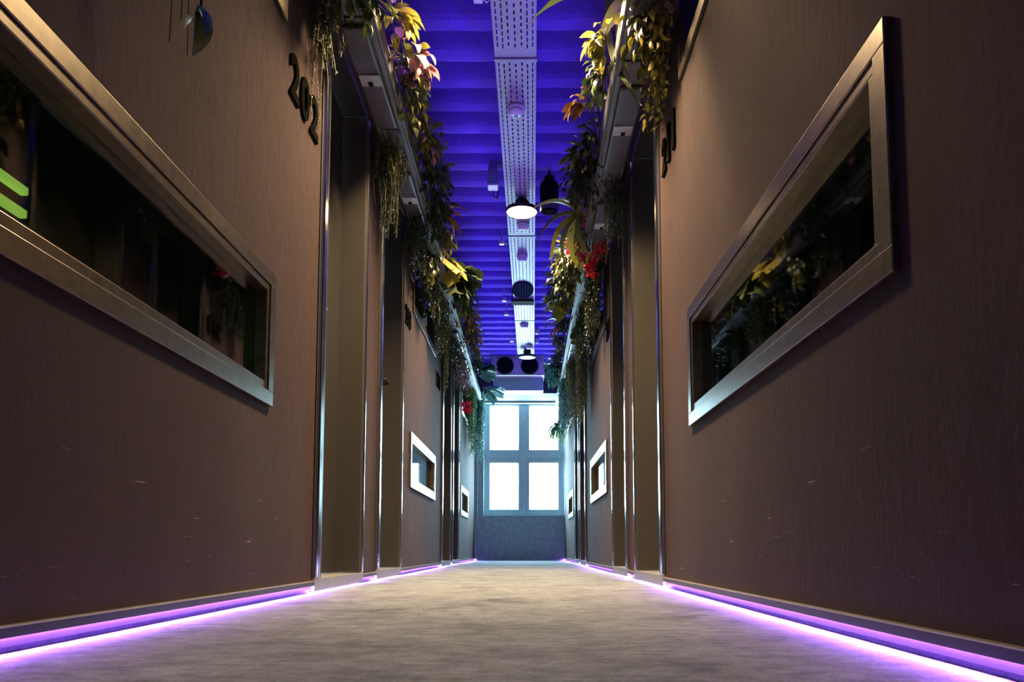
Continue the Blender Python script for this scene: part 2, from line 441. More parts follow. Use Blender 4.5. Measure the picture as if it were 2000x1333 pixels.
def door(side, i, y0, y1, X, s):
    door_no[0] += 1
    d_ = empty('door_%d' % door_no[0], (X, (y0 + y1) / 2, 0), DDESC[(side, i)], 'door', kind='structure')
    ym = (y0 + y1) / 2
    def part(mb, name, mat, parent=d_, bevel=0., smooth=False):
        for k, v in enumerate(mb.v): mb.v[k] = (s * v[0], v[1] - ym, v[2])
        return mb.build(name, mat, parent, bevel=bevel, smooth=smooth)
    near, far, gap, zs = .085, .05, .022, .052
    part(MB().box(-.05, .004, y0, y0 + gap, zs, HEAD), 'shadow_gap', 'black_gap')
    part(MB().box(-.11, .016, y0 + gap, y0 + gap + near * .55, zs, HEAD), 'architrave', 'chrome', bevel=.006)
    part(MB().box(-.11, .008, y0 + gap + near * .55, y0 + gap + near, zs, HEAD), 'jamb', 'jamb_metal', bevel=.003)
    part(MB().box(-.20, .004, y1 - far, y1 - .018, zs, HEAD), 'jamb', 'jamb_metal', bevel=.002)
    part(MB().box(-.11, .014, y1 - .018, y1, zs, HEAD), 'architrave', 'chrome', bevel=.005)
    leaf = part(MB().box(-.155, -.115, y0 + gap + near, y1 - far - .003, zs + .004, HEAD - .004), 'door_leaf', 'door_metal')
    part(MB().box(-.16, .0, y0 + gap, y1 - .018, HEAD, HEAD + .03), 'soffit', 'door_metal')
    part(MB().box(-.16, .012, y0, y1, 0.012, zs).box(.0112, .013, y0, y1, .0078, zs - .004), 'sill', 'sill_metal')
    # lever handle on a rosette near the close edge
    hy, hz, hd = y0 + gap + near + .11, 1.19, 1
    if i % 2: hy, hd = y1 - far - .10, -1              # the second door of each pair opens the other way
    h = empty('door_handle', (s * -.115, hy - ym, hz), parent=d_)
    def hpart(mb, name, mat):
        for k, v in enumerate(mb.v): mb.v[k] = (s * v[0], hd * v[1], v[2])
        return mb.build(name, mat, h, smooth=True)
    hpart(MB().tube([(0, 0, 0), (.008, 0, 0)], .026, 20), 'rosette', 'black_metal')
    hpart(MB().tube([(.006, 0, 0), (.045, 0, 0), (.055, .006, 0), (.058, .02, 0), (.058, .125, -.002), (.05, .135, -.002)], [.009, .009, .010, .010, .009, .006], 12), 'lever', 'black_metal')
    hpart(MB().box(0, .006, -.022, .022, -.20, -.12), 'lock_plate', 'black_metal')

def side_wall(side):
    d = SIDES[side]; X, s = d['X'], d['s']
    root = empty('wall_' + side, (X, 0, 0), 'brown mottled plaster wall %s' % ('whose low window shows green light bars' if side == 'left' else 'behind the red flowers and the dracaena'), 'wall', kind='structure')
    bb = empty('baseboard_' + side, (X, 0, 0), 'low violet lit kick board under the wall %s' % ('with the green lit window' if side == 'left' else 'behind the red flowers'), 'baseboard', kind='structure')
    edges = [YN] + [v for dd in d['doors'] for v in dd] + [YE]
    for k in range(0, len(edges), 2):
        y0, y1 = edges[k], edges[k + 1]
        ws = [q for q in d['wins'] if q[0] > y0 and q[1] < y1]
        ys = sorted({y0, y1, *[v for q in ws for v in q[:2]]}); zs = sorted({.045, ZC + .15, *[v for q in ws for v in q[2:]]})
        mb = MB()
        for a, b in zip(ys, ys[1:]):
            run = None
            for e, f in zip(zs, zs[1:]):
                hole = any(q[0] <= a + 1e-6 and q[1] >= b - 1e-6 and q[2] <= e + 1e-6 and q[3] >= f - 1e-6 for q in ws)
                if hole:
                    if run: mb.box(-WT, 0, a, b, *run); run = None
                else: run = (run[0], f) if run else (e, f)
            if run: mb.box(-WT, 0, a, b, *run)
        mb.v = [(s * v[0], v[1], v[2]) for v in mb.v]
        mb.build('wall_panel', 'plaster', root)
        t = MB().box(-.03, .011, y0, y1, .030, .0445).box(.011, .013, y0, y1, .0268, .0445).box(-.0025, -.0005, y0, y1, .011, .030); t.v = [(s * v[0], v[1], v[2]) for v in t.v]
        t.build('bottom_trim', 'dark_trim', root)
        t = MB().box(-.03, .0135, y0, y1, .0425, .0455); t.v = [(s * v[0], v[1], v[2]) for v in t.v]
        t.build('trim_edge', 'lit_gold_edge', root)  # light catching the trim's top edge is put into this gold colour
        t = MB().prism([(-.010, .0), (-.011, .012), (-.014, .029), (-.04, .029), (-.04, 0)], 'y', y0, y1)
        t.v = [(s * v[0], v[1], v[2]) for v in t.v]
        t.build('kick_board', 'kick', bb)
    for y0, y1 in d['doors']:
        t = MB().box(-WT, 0, y0, y1, HEAD + .03, ZC + .15); t.v = [(s * v[0], v[1], v[2]) for v in t.v]
        t.build('lintel', 'plaster', root)
    for i, q in enumerate(d['wins']): pod_window(side, i, *q, X, s)
    for i, q in enumerate(d['doors']): door(side, i, *q, X, s)
    # led strip tucked under the wall trim and under the door sills, shining on the carpet
    o = empty('led_strip', (X, 0, 0), 'glowing violet LED strip along the floor under the wall %s' % ('with the green lit window' if side == 'left' else 'behind the red flowers'), 'light strip')
    for k, (a, b) in enumerate(zip(edges, edges[1:])):
        zt = .0295 if k % 2 == 0 else .0115
        t = MB().box(.0005, .0105, a + .002, b - .002, zt - .003, zt); t.v = [(s * v[0], v[1], v[2]) for v in t.v]
        t.build('strip_segment', 'led_violet', o)
side_wall('left'); side_wall('right')

# green light bars inside the near pod
for z in (1.098, 1.036):
    b = empty('light_bar', (-1.32, 1.55, z), 'green glowing light bar seen through the low pod window', 'light', 'green bars in the pod')
    MB().box(-.01, .012, -.42, .40, -.011, .011).build('tube', 'bar_green', b, bevel=.004)
    for y in (-.425, .395): MB().box(-.012, .014, y, y + .012, -.013, .013).build('end_cap', 'black_metal', b)

# ------------------------------------------------------------------ troughs with plants, header boxes
TZ0, TZ1 = 2.235, 2.325
UPLIGHT = 30.
TR = {'left': dict(o0=-.592, o1=-.640, w=XL + .012), 'right': dict(o0=.378, o1=.425, w=XR - .012)}
def trough_x(side, y):
    t = TR[side]; return t['o0'] + (t['o1'] - t['o0']) * (y - 2.7) / 9.0
def trough(side):
    t = TR[side]; s = SIDES[side]['s']
    root = empty('planter_trough', (t['w'], 0, TZ0), 'long metal planter trough %s' % ('holding the yellow monstera and orange cordyline' if side == 'left' else 'holding the dracaena and red flowers'), 'planter')
    def pt(side_off, y, z): return (trough_x(side, y) - t['w'] - s * side_off, y, z - TZ0)
    ya, yb = -1.2, 11.18
    def bar(o0, o1, z0, z1, y0, y1, name, mat, bev=0.):
        mb = MB(); b = 0
        mb.v = [pt(o, y, z) for o in (o0, o1) for y in (y0, y1) for z in (z0, z1)]
        mb.f = [(0, 1, 3, 2), (4, 6, 7, 5), (0, 4, 5, 1), (2, 3, 7, 6), (0, 2, 6, 4), (1, 5, 7, 3)]
        return mb.build(name, mat, root, bevel=bev)
    bar(0, .012, TZ0, TZ1, ya, yb, 'outer_rail', 'trough_metal', .003)
    bar(.012, .034, TZ0 - .006, TZ0 + .02, ya, yb, 'lower_rail', 'trough_metal', .003)
    wdt = abs(t['w'] - t['o1']) - .005
    bar(wdt - .02, wdt, TZ0, TZ1, ya, yb, 'wall_rail', 'trough_metal')
    bar(.030, wdt - .018, TZ0 + .023, TZ0 + .027, ya, yb, 'pan', 'black_metal')
    n = 46; st = (yb - ya) / n
    for k in range(n):
        y0 = ya + k * st
        bar(.036, wdt - .022, TZ0, TZ0 + .012, y0 + .007, y0 + st - .007, 'bottom_panel', 'trough_metal', .004)
        bar(.0125, wdt - .021, TZ0 + .013, TZ0 + .022, y0 - .01, y0 + .01, 'rung', 'black_metal')
    # blue violet strip light lying in the trough: a slim profile with a lensed upward beam
    up = empty('uplight_strip', (t['w'], 0, TZ1 - .03), 'blue violet strip light in the trough %s' % ('with the yellow monstera' if side == 'left' else 'with the red flowers'), 'light strip')
    mb = MB(); mb.v = [(a, y, z - TZ1 + .03) for (a, y, z) in [(trough_x(side, y) - t['w'] - s * o, y, z) for o in (.045, .062) for y in (ya, yb) for z in (TZ1 - .03, TZ1 - .016)]]
    mb.f = [(0, 1, 3, 2), (4, 6, 7, 5), (0, 4, 5, 1), (2, 3, 7, 6), (0, 2, 6, 4), (1, 5, 7, 3)]
    mb.build('strip_profile', 'black_metal', up)
    li = bpy.data.lights.new('uplight_beam', 'AREA'); li.shape = 'RECTANGLE'; li.size = .014; li.size_y = yb - ya - .1
    li.energy = UPLIGHT; li.color = (.12, .03, 1.0); li.spread = R(80)
    lo = bpy.data.objects.new('uplight_beam', li); C.objects.link(lo); lo.parent = up
    ym = (ya + yb) / 2
    lo.location = (trough_x(side, ym) - t['w'] - s * .0535, ym, .016)
    dx, dy, dz = s * .62, 0, .78                       # beam leans toward the middle of the corridor
    zax = -Vector((dx, dy, dz)).normalized(); yax = Vector((TR[side]['o1'] - TR[side]['o0'], 9.0, 0)).normalized(); xax = yax.cross(zax).normalized(); zax = xax.cross(yax)
    lo.rotation_euler = Matrix((xax, yax, zax)).transposed().to_euler()
    # a header box with a small sensor plate over each door
    names = {'left': ['behind the star leaved ivy', 'under the orange cordyline', 'behind the copper leafed plant', 'behind the greyish pink trailing plant'],
             'right': ['beside the trailing yellow pothos', 'above the red flowers', 'behind the yellow green hanging plant', 'behind the dark teal fern bush']}[side]
    for i, (y0, y1) in enumerate(SIDES[side]['doors']):
        ym = (y0 + y1) / 2 - .06; xo = trough_x(side, ym)
        h = empty('sensor_box', (t['w'], ym, TZ0 - .025), 'dark grey sensor box with pale plate %s' % names[i], 'sensor box', 'sensor boxes above the doors')
        L_ = (y1 - y0) / 2 - .06
        xi = abs(xo - t['w']) - .035
        def part(mb, name, mat, bev=0., parent=h):
            mb.v = [(s * v[0], v[1], v[2]) for v in mb.v]
            return mb.build(name, mat, parent, bevel=bev)
        part(MB().box(.05, xi, -L_, L_ - .01, 0, .028), 'housing', 'header_grey', .012)
        pl = part(MB().box(.06, xi - .006, -.075, .005, -.007, 0), 'sensor_plate', 'plate_white', .004)
        part(MB().box((.06 + xi) / 2 - .016, (.06 + xi) / 2 + .004, -.030, .000, -.009, -.0065), 'sensor_slot', 'black_soft', 0, pl)
trough('left'); trough('right')

# ------------------------------------------------------------------ room numbers
def room_number(text, side, y0, y1, z0, z1, label):
    d = SIDES[side]; X, s = d['X'], d['s']
    root = empty('room_number', (X, (y0 + y1) / 2, z0), label, 'number sign', 'black room numbers')
    pitch = (y1 - y0) / 3
    for i, ch in enumerate(text):
        cu = bpy.data.curves.new('digit', 'FONT'); cu.body = ch; cu.size = 1; cu.extrude = .04; cu.offset = .028; cu.resolution_u = 6
        tmp = bpy.data.objects.new('tmp', cu); C.objects.link(tmp)
        dg = bpy.context.evaluated_depsgraph_get()
        me = bpy.data.meshes.new_from_object(tmp.evaluated_get(dg))
        bpy.data.objects.remove(tmp); bpy.data.curves.remove(cu)
        xs = [v.co.x for v in me.vertices]; yy = [v.co.y for v in me.vertices]; zz = [v.co.z for v in me.vertices]
        wid = pitch * (.82 if ch != '1' else .42)
        off = pitch * .09 if ch != '1' else pitch * .3
        for v in me.vertices:
            u = (v.co.x - min(xs)) / (max(xs) - min(xs)) * wid + off + i * pitch
            h = (v.co.y - min(yy)) / (max(yy) - min(yy)) * (z1 - z0)
            t = (v.co.z - min(zz)) / (max(zz) - min(zz)) * .009
            Y = (y0 + u) if s > 0 else (y1 - u)
            v.co = (s * t, Y - (y0 + y1) / 2, h)
        me.materials.clear(); me.materials.append(M['sign_black'])
        for p in me.polygons: p.use_smooth = False
        obj('digit', me, root)
room_number('202', 'left', 2.45, 2.81, 1.695, 1.85, 'black room number 202 crossed by a fine trailing string')
room_number('203', 'left', 4.93, 5.17, 1.655, 1.785, 'black room number 203 under the dark leafy mass')
room_number('204', 'left', 6.69, 6.95, 1.61, 1.745, 'black room number 204 under the orange brown plant')
room_number('211', 'right', 2.88, 3.19, 1.755, 1.91, 'black room number 211 beside the yellow pothos')
room_number('210', 'right', 5.255, 5.52, 1.675, 1.81, 'black room number 210 under the dark hanging curtain')

# ------------------------------------------------------------------ ceiling fittings
TRZ = 2.80
TA, TB = Vector((-.174, 3.49)), Vector((-.121, 10.19))
TW = .222
def tray_c(y):                                     # tray centre line
    return TA.x + (TB.x - TA.x) * (y - TA.y) / (TB.y - TA.y) + TW / 2
TROT = -math.atan2(TB.x - TA.x, TB.y - TA.y)
def on_tray(y, off=0., z=TRZ): return Vector((tray_c(y) + off, y, z))
def cable_tray(y0, y1, label, dense=True):
    L = y1 - y0
    root = empty('cable_tray', on_tray((y0 + y1) / 2), label, 'cable tray', 'perforated cable trays')
    root.rotation_euler.z = TROT
    cols = [(-.092, .0075), (-.064, .0075), (-.034, .0085), (0., .0085), (.034, .0085), (.064, .0075), (.092, .0075)]
    mb = MB(); hw = TW / 2
    xs = [-hw]
    for c, w2 in cols: xs += [c - w2 / 2, c + w2 / 2]
    xs.append(hw)
    for k in range(0, len(xs) - 1):
        a, b = xs[k], xs[k + 1]
        if k % 2 == 0:
            mb.quad((a, -L / 2, 0), (b, -L / 2, 0), (b, L / 2, 0), (a, L / 2, 0))
        else:
            ci = k // 2
            slot, pitch = (.036, .05) if ci in (0, 1, 5, 6) else (.027, .05)
            ph = .0125 if ci % 2 else .0
            y = -L / 2; n = int((L - .06) / pitch); st = -L / 2 + .03 + ph
            for q in range(n):
                s0 = st + q * pitch; s1 = s0 + slot
                if s1 > L / 2 - .02: break
                mb.quad((a, y, 0), (b, y, 0), (b, s0, 0), (a, s0, 0)); y = s1
            mb.quad((a, y, 0), (b, y, 0), (b, L / 2, 0), (a, L / 2, 0))
    o = mb.build('perforated_base', 'tray_steel', root)
    m = o.modifiers.new('thick', 'SOLIDIFY'); m.thickness = .0015; m.offset = 1
    for x in (-hw, hw): MB().box(x - .0012, x + .0012, -L / 2, L / 2, 0, .055).build('side_wall', 'tray_steel', root)
    MB().box(-hw - .006, hw + .006, -L / 2 - .004, -L / 2 + .018, -.005, .02).build('joint_plate', 'tray_steel', root, bevel=.002)
    for y in (-L / 3, L / 3):
        for x in (-hw + .02, hw - .02): MB().tube([(x, y, .0), (x, y, ZC + .06 - TRZ)], .003, 6).build('hanger_rod', 'steel', root)
    # cables lying in the tray
    for i, x in enumerate((-.07, -.045, .02, .05)):
        MB().tube([(x + .008 * math.sin(t * 1.7 + i), -L / 2 + L * t / 10, .012) for t in range(11)], .008, 6).build('cable', 'cable', root, smooth=True)
cable_tray(1.62, 3.92, 'perforated steel cable tray over the near end, before the smoke detector')
cable_tray(3.935, 6.27, 'perforated steel cable tray carrying the lit round lamp')
cable_tray(6.285, 8.66, 'perforated steel cable tray with the dark round shadow disc')
cable_tray(8.675, 10.2, 'short perforated steel cable tray leading to the air unit')

LAMP = 84.
def lamp(y, r, lit, label, z=TRZ, power=LAMP, spread=118):
    p = on_tray(y, (.01 if lit else .02), z)
    root = empty('ceiling_lamp', p, label, 'ceiling lamp', 'round ceiling lamps')
    MB().lathe([(.03, -.002), (.05, -.012), (.05, -.034)], (0, 0, 0), 24).build('canopy', 'black_metal', root, smooth=True)
    hz = -.105
    MB().lathe([(.045, -.035), (.05, -.072), (r * .97, -.076), (r, -.082), (r, hz + .004), (r - .006, hz), (r - .010, hz + .004), (r - .010, hz + .012)], (0, 0, 0), 48).build('housing', 'black_metal', root, smooth=False)
    MB().lathe([(r - .010, hz + .010), (r - .010, hz + .004), (r * .6, hz + .0015), (.004, hz + .001)], (0, 0, 0), 48).build('diffuser', 'lamp_on' if lit else 'lamp_off', root, smooth=True)
    if lit:                                          # the lamp's own beam, shaped by its recessed optic
        li = bpy.data.lights.new('lamp_beam', 'AREA'); li.shape = 'DISK'; li.size = r * 1.7
        li.energy = power; li.color = (1.0, .70, .40); li.spread = R(spread)
        lo = bpy.data.objects.new('lamp_beam', li); C.objects.link(lo); lo.parent = root; lo.location = (0, 0, hz - .001)
lamp(3.17, .122, True, 'round warm ceiling lamp over the doors beside number 202', power=108., spread=120)
lamp(5.60, .122, True, 'round ceiling lamp glowing warm white under the cable tray')
lamp(9.98, .118, False, 'unlit round ceiling lamp in front of the air unit')

def detector(p, r, label, h=.045, flat=False):
    root = empty('smoke_detector', p, label, 'smoke detector', 'white smoke detectors')
    MB().lathe([(r * .9, 0), (r, -.004), (r, -.016), (r * .86, -.02)], (0, 0, 0), 32).build('base', 'white_plastic', root, smooth=True)
    MB().lathe([(r * .84, -.018), (r * .86, -.028), (r * .80, -h * .8), (r * .6, -h), (.003, -h - .001)], (0, 0, 0), 32).build('dome', 'white_plastic', root, smooth=True)
    MB().box(-.012, .012, -.004, .004, -h - .004, -h + .004).build('indicator', 'black_metal', root, loc=(0, r * .35, 0))
def d_at(px, py, z=2.76): q = on_z(px, py, z); return (q.x, q.y, TRZ - .001)
detector(d_at(1008, 222), .054, 'white smoke detector on the near tray, tinted violet')
detector(d_at(1022, 447), .050, 'white smoke detector just behind the lit lamp')
detector(d_at(1020, 508), .050, 'white smoke detector between the lit lamp and the dark shadow disc', .05)
detector(d_at(1024, 640), .052, 'white smoke detector on the short tray, warm tinted')
detector(d_at(1033, 680), .046, 'white smoke detector close to the unlit lamp', .05)
for py in (655, 673):
    q = on_z(1048, py, 2.83)
    detector((q.x, q.y, ZC + .005), .035, 'small white dome hanging beside the short cable tray', .06)

# dark disc standing in for a round shadow, and black strap across the tray
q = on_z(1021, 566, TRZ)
root = empty('shadow_disc', (q.x, q.y, TRZ - .003), 'dark perforated disc standing in for a round shadow under the cable tray', 'shadow disc')
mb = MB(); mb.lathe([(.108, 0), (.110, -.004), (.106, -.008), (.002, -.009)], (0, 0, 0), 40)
for k in range(len(mb.v)): mb.v[k] = (mb.v[k][0], mb.v[k][1] * 2.3, mb.v[k][2])  # stretched along the tray to the length of the shadow
mb.build('disc_face', 'shadow_dark', root)
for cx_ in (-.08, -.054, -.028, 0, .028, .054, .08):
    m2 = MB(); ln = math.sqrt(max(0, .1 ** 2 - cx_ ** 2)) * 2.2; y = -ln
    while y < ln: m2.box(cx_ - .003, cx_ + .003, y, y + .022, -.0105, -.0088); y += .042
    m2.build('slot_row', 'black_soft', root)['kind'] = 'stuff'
q = on_z(1022, 591, TRZ - .02)
root = empty('tray_strap', (q.x, q.y, TRZ), 'black strap bar across the cable tray past the dark shadow disc', 'bracket')
MB().box(-.125, .115, -.07, .07, -.03, -.012).build('bar', 'black_soft', root, bevel=.003)
for x in (-.118, .108): MB().box(x - .004, x + .004, -.015, .015, -.012, ZC + .06 - TRZ).build('hanger', 'black_metal', root)

# black cylinder spotlight
q = on_z(1073, 414, 2.60)
root = empty('spotlight', (q.x, q.y, 2.60), 'black cylindrical spotlight hanging beside the lit lamp', 'spotlight')
MB().lathe([(.062, .012), (.066, .0), (.066, .0), (.066, .055), (.064, .058)], (0, 0, 0), 40).build('lens_ring', 'grey_ring', root, smooth=False)
MB().lathe([(.060, .01), (.03, .016), (.003, .018)], (0, 0, 0), 32).build('lens', 'black_soft', root, smooth=True)
MB().lathe([(.064, .058), (.068, .064), (.068, .19), (.060, .215), (.036, .228), (.034, .262), (.030, .266), (.012, .27)], (0, 0, 0), 40).build('body', 'black_soft', root, smooth=False)
MB().tube([(0, 0, .265), (0, 0, ZC + .07 - 2.60)], .010, 10).build('stem', 'black_metal', root)

# junction box with cable
q = on_z(968, 366, 2.74)
root = empty('junction_box', (q.x - .02, q.y, 2.74), 'small blue grey junction box left of the cable tray', 'junction box')
MB().box(-.04, .04, -.05, .05, 0, .11).build('box', 'blue_box', root, bevel=.006)
MB().box(-.034, .034, -.044, .044, -.006, 0).build('cover', 'white_plastic', root, bevel=.004)
MB().box(-.03, .03, -.03, .03, .11, ZC + .06 - 2.74).build('bracket', 'steel', root)
MB().tube([(.0, .05, .02), (.0, .10, -.02), (.02, .17, -.01), (.03, .21, .05), (.03, .22, .14)], .005, 8).build('cable', 'cable', root, smooth=True)

# conduit clips hanging left of the tray
for k, (px, py) in enumerate(((988, 478), (991, 589), (995, 616), (1005, 668), (948, 2))):
    q = on_z(px, py, 2.78)
    root = empty('cable_clip', (q.x - .035, q.y, 2.78), 'small pale cable clip hanging beside the cable tray', 'clip', 'clips beside the tray')
    MB().box(-.022, .022, -.02, .02, 0, .03).build('clip_body', 'white_plastic', root, bevel=.004)
    MB().tube([(0, 0, .03), (0, 0, ZC + .06 - 2.78)], .004, 8).build('rod', 'steel', root)
    MB().tube([(.022, 0, .015), (.04, .01, .0), (.055, .012, .02)], .005, 8).build('hook', 'white_plastic', root, smooth=True)

# air unit over the end window
AX0, AX1, AY0, AY1, AZ0 = -.50, .255, 10.75, 11.19, 2.635
root = empty('air_conditioner', ((AX0 + AX1) / 2, AY0, AZ0), 'grey air unit with two dark round outlets above the window', 'air conditioner')
hw = (AX1 - AX0) / 2
MB().box(-hw, hw, 0, AY1 - AY0, 0, ZC + .04 - AZ0).build('casing', 'ac_body', root, bevel=.008)
MB().box(-hw + .02, hw - .012, .18, AY1 - AY0, -.165, -.001).build('lower_panel', 'ac_panel', root, bevel=.003)
MB().box(-hw + .025, hw - .016, .172, AY1 - AY0, -.185, -.166).build('drip_edge', 'white_plastic', root, bevel=.003)
for x in (-.185, .165):
    ring = MB(); ring.lathe([(.120, 0), (.126, .006), (.126, .018), (.114, .022), (.108, .010)], (0, 0, 0), 40)
    ring.v = [(v[0] + x, -v[2], v[1] + .138) for v in ring.v]
    rg = ring.build('outlet_ring', 'black_metal', root)
    hole = MB(); hole.lathe([(.110, .012), (.05, .007), (.003, .006)], (0, 0, 0), 40); hole.v = [(v[0] + x, -v[2], v[1] + .138) for v in hole.v]
    hole.build('outlet_core', 'black_soft', rg)

# ------------------------------------------------------------------ plants
def leaf_geom(mb, base, d, up, L, W, curl=.3, fold=.25, n=4, shape='oval'):
    d = Vector(d).normalized(); up = Vector(up); side = d.cross(up)
    if side.length < 1e-3: side = d.cross(Vector((1, .1, 0)))
    side.normalize(); up = side.cross(d).normalized()
    b = len(mb.v); base = Vector(base)
    def wd(t):
        if shape == 'strap': return (1 - (2 * t - .9) ** 4 * .6) * (1 - t ** 6) if t < 1 else 0
        if shape == 'heart': return 1.62 * t ** .45 * (1 - t) ** .75 if 0 < t < 1 else 0
        return math.sin(math.pi * (t ** .8)) if 0 < t < 1 else 0
    pts = []
    for i in range(n + 1):
        t = i / n; ang = curl * t * t
        c = base + d * (L * t * math.cos(ang * .6)) - up * (L * t * math.sin(ang))
        w_ = wd(t) * W / 2
        pts.append((c + side * w_ + up * (w_ * fold), c, c - side * w_ + up * (w_ * fold), w_))
    idx = []
    for a, c, e, w_ in pts:
        if w_ < 1e-5:
            k = len(mb.v); mb.v.append(tuple(c)); idx.append((k, k, k))
        else:
            k = len(mb.v); mb.v += [tuple(a), tuple(c), tuple(e)]; idx.append((k, k + 1, k + 2))
    for p, q in zip(idx, idx[1:]):
        for j in (0, 1):
            f = []
            for z in (p[j], p[j + 1], q[j + 1], q[j]):
                if z not in f: f.append(z)
            if len(f) > 2: mb.f.append(tuple(f))
def raw(mb, name, mat, parent, kind=None):
    me = bpy.data.meshes.new(name); me.from_pydata(mb.v, [], mb.f); me.materials.append(M[mat])
    for p in me.polygons: p.use_smooth = True
    o = obj(name, me, parent)
    if kind: o['kind'] = kind
    return o
LEAVES = {}
def leaf_mesh(kind, mat):
    key = (kind, mat)
    if key not in LEAVES:
        mb = MB()
        if kind == 'heart': leaf_geom(mb, (0, 0, 0), (1, 0, 0), (0, 0, 1), 1, .74, .55, .3, 10, 'heart')
        elif kind == 'oval': leaf_geom(mb, (0, 0, 0), (1, 0, 0), (0, 0, 1), 1, .42, .5, .3, 7)
        elif kind == 'strap': leaf_geom(mb, (0, 0, 0), (1, 0, 0), (0, 0, 1), 1, .19, 1.0, .35, 12, 'strap')
        elif kind == 'lance': leaf_geom(mb, (0, 0, 0), (1, 0, 0), (0, 0, 1), 1, .24, .7, .35, 9)
        elif kind == 'monstera':
            # heart-shaped blade cut into lobes
            n = 5
            for sg in (1, -1):
                mb.quad((0, 0, 0), (.12, sg * .16, .03), (.30, sg * .10, .03), (.95, 0, -.16), (.5, 0, -.02))
                for i in range(n):
                    t = .02 + .80 * i / n; w0 = .50 * math.sin(math.pi * min(.97, .24 + t * .80)) + .04
                    a0, a1 = t, t + .80 / n * .74
                    mb.quad((a0, 0, .0 - .14 * a0 * a0), (a0 - .03, sg * w0 * .5, .05 - .14 * a0 * a0), (a0 + .02, sg * w0, -.04 - .2 * a0), (a1 + .09, sg * w0 * .93, -.06 - .2 * a0),
                            (a1 + .05, sg * w0 * .45, .04 - .14 * a1 * a1), (a1 + .03, 0, .0 - .14 * a1 * a1))
        elif kind == 'petal': leaf_geom(mb, (0, 0, 0), (1, 0, 0), (0, 0, 1), 1, 1.15, -.4, .25, 7, 'heart')
        me = bpy.data.meshes.new('leaf'); me.from_pydata(mb.v, [], mb.f); me.materials.append(M[mat])
        for p in me.polygons: p.use_smooth = True
        LEAVES[key] = me
    return LEAVES[key]
def put_leaf(parent, kind, mat, base, d, L, up=(0, 0, 1), name='leaf'):
    o = bpy.data.objects.new(name, leaf_mesh(kind, mat)); C.objects.link(o); o.parent = parent
    d = Vector(d).normalized(); up = Vector(up)
    y = up.cross(d)
    if y.length < 1e-3: y = Vector((0, 1, 0))
    y.normalize(); z = d.cross(y)
    m = Matrix((d, y, z)).transposed().to_4x4()
    o.matrix_basis = Matrix.Translation(Vector(base)) @ m @ Matrix.Diagonal((L, L, L, 1))
    return o

def clampx(x, y, lx=None):
    return max(XL + .015, min(XR - .015, x))

def trailing(loc, drop, wx, wy, n, leaf, mat, label, seed, name='trailing_plant', lw=.55, step=None, group='trailing plants in the troughs', droop=.7, head=True):
    """strings of small leaves hanging over the trough edge"""
    rnd = random.Random(seed); loc = Vector(loc)
    root = empty(name, loc, label, 'plant', group)
    st, fo = MB(), MB(); step = step or leaf * .55
    for i in range(n):
        x0, y0 = rnd.uniform(-wx, wx), rnd.uniform(-wy, wy)
        Lg = drop * (rnd.uniform(.35, 1.0) if i > 1 else 1.0)
        ph, am = rnd.uniform(0, 6), rnd.uniform(.004, .018)
        m = max(4, int(Lg / .05)); pts = []
        for k in range(m + 1):
            t = k / m
            p = Vector((x0 + am * math.sin(ph + t * 5), y0 + am * math.cos(ph * 1.3 + t * 4), .03 - Lg * t))
            p.x = clampx(p.x + loc.x, 0) - loc.x
            pts.append(p)
        st.tube(pts, .0014, 3, False)
        q = 0.
        while q < Lg:
            t = q / Lg * m; k = min(m - 1, int(t)); p = pts[k].lerp(pts[k + 1], t - k)
            a = rnd.uniform(0, 2 * math.pi)
            d = Vector((math.cos(a), math.sin(a), -droop + rnd.uniform(-.3, .5)))
            ll = leaf * rnd.uniform(.6, 1.25) * (1 - .35 * q / Lg)
            d.x = max(-1., min(1., d.x))
            if loc.x + p.x + d.x * ll < XL + .01 or loc.x + p.x + d.x * ll > XR - .01: d.x = -d.x
            leaf_geom(fo, p, d, (rnd.uniform(-.4, .4), rnd.uniform(-.4, .4), 1), ll, ll * lw, rnd.uniform(.1, .7), .25, 3)
            q += step * rnd.uniform(.6, 1.4)
    raw(st, 'stems', 'stem_brown', root, 'stuff'); raw(fo, 'foliage', mat, root, 'stuff')
    return root

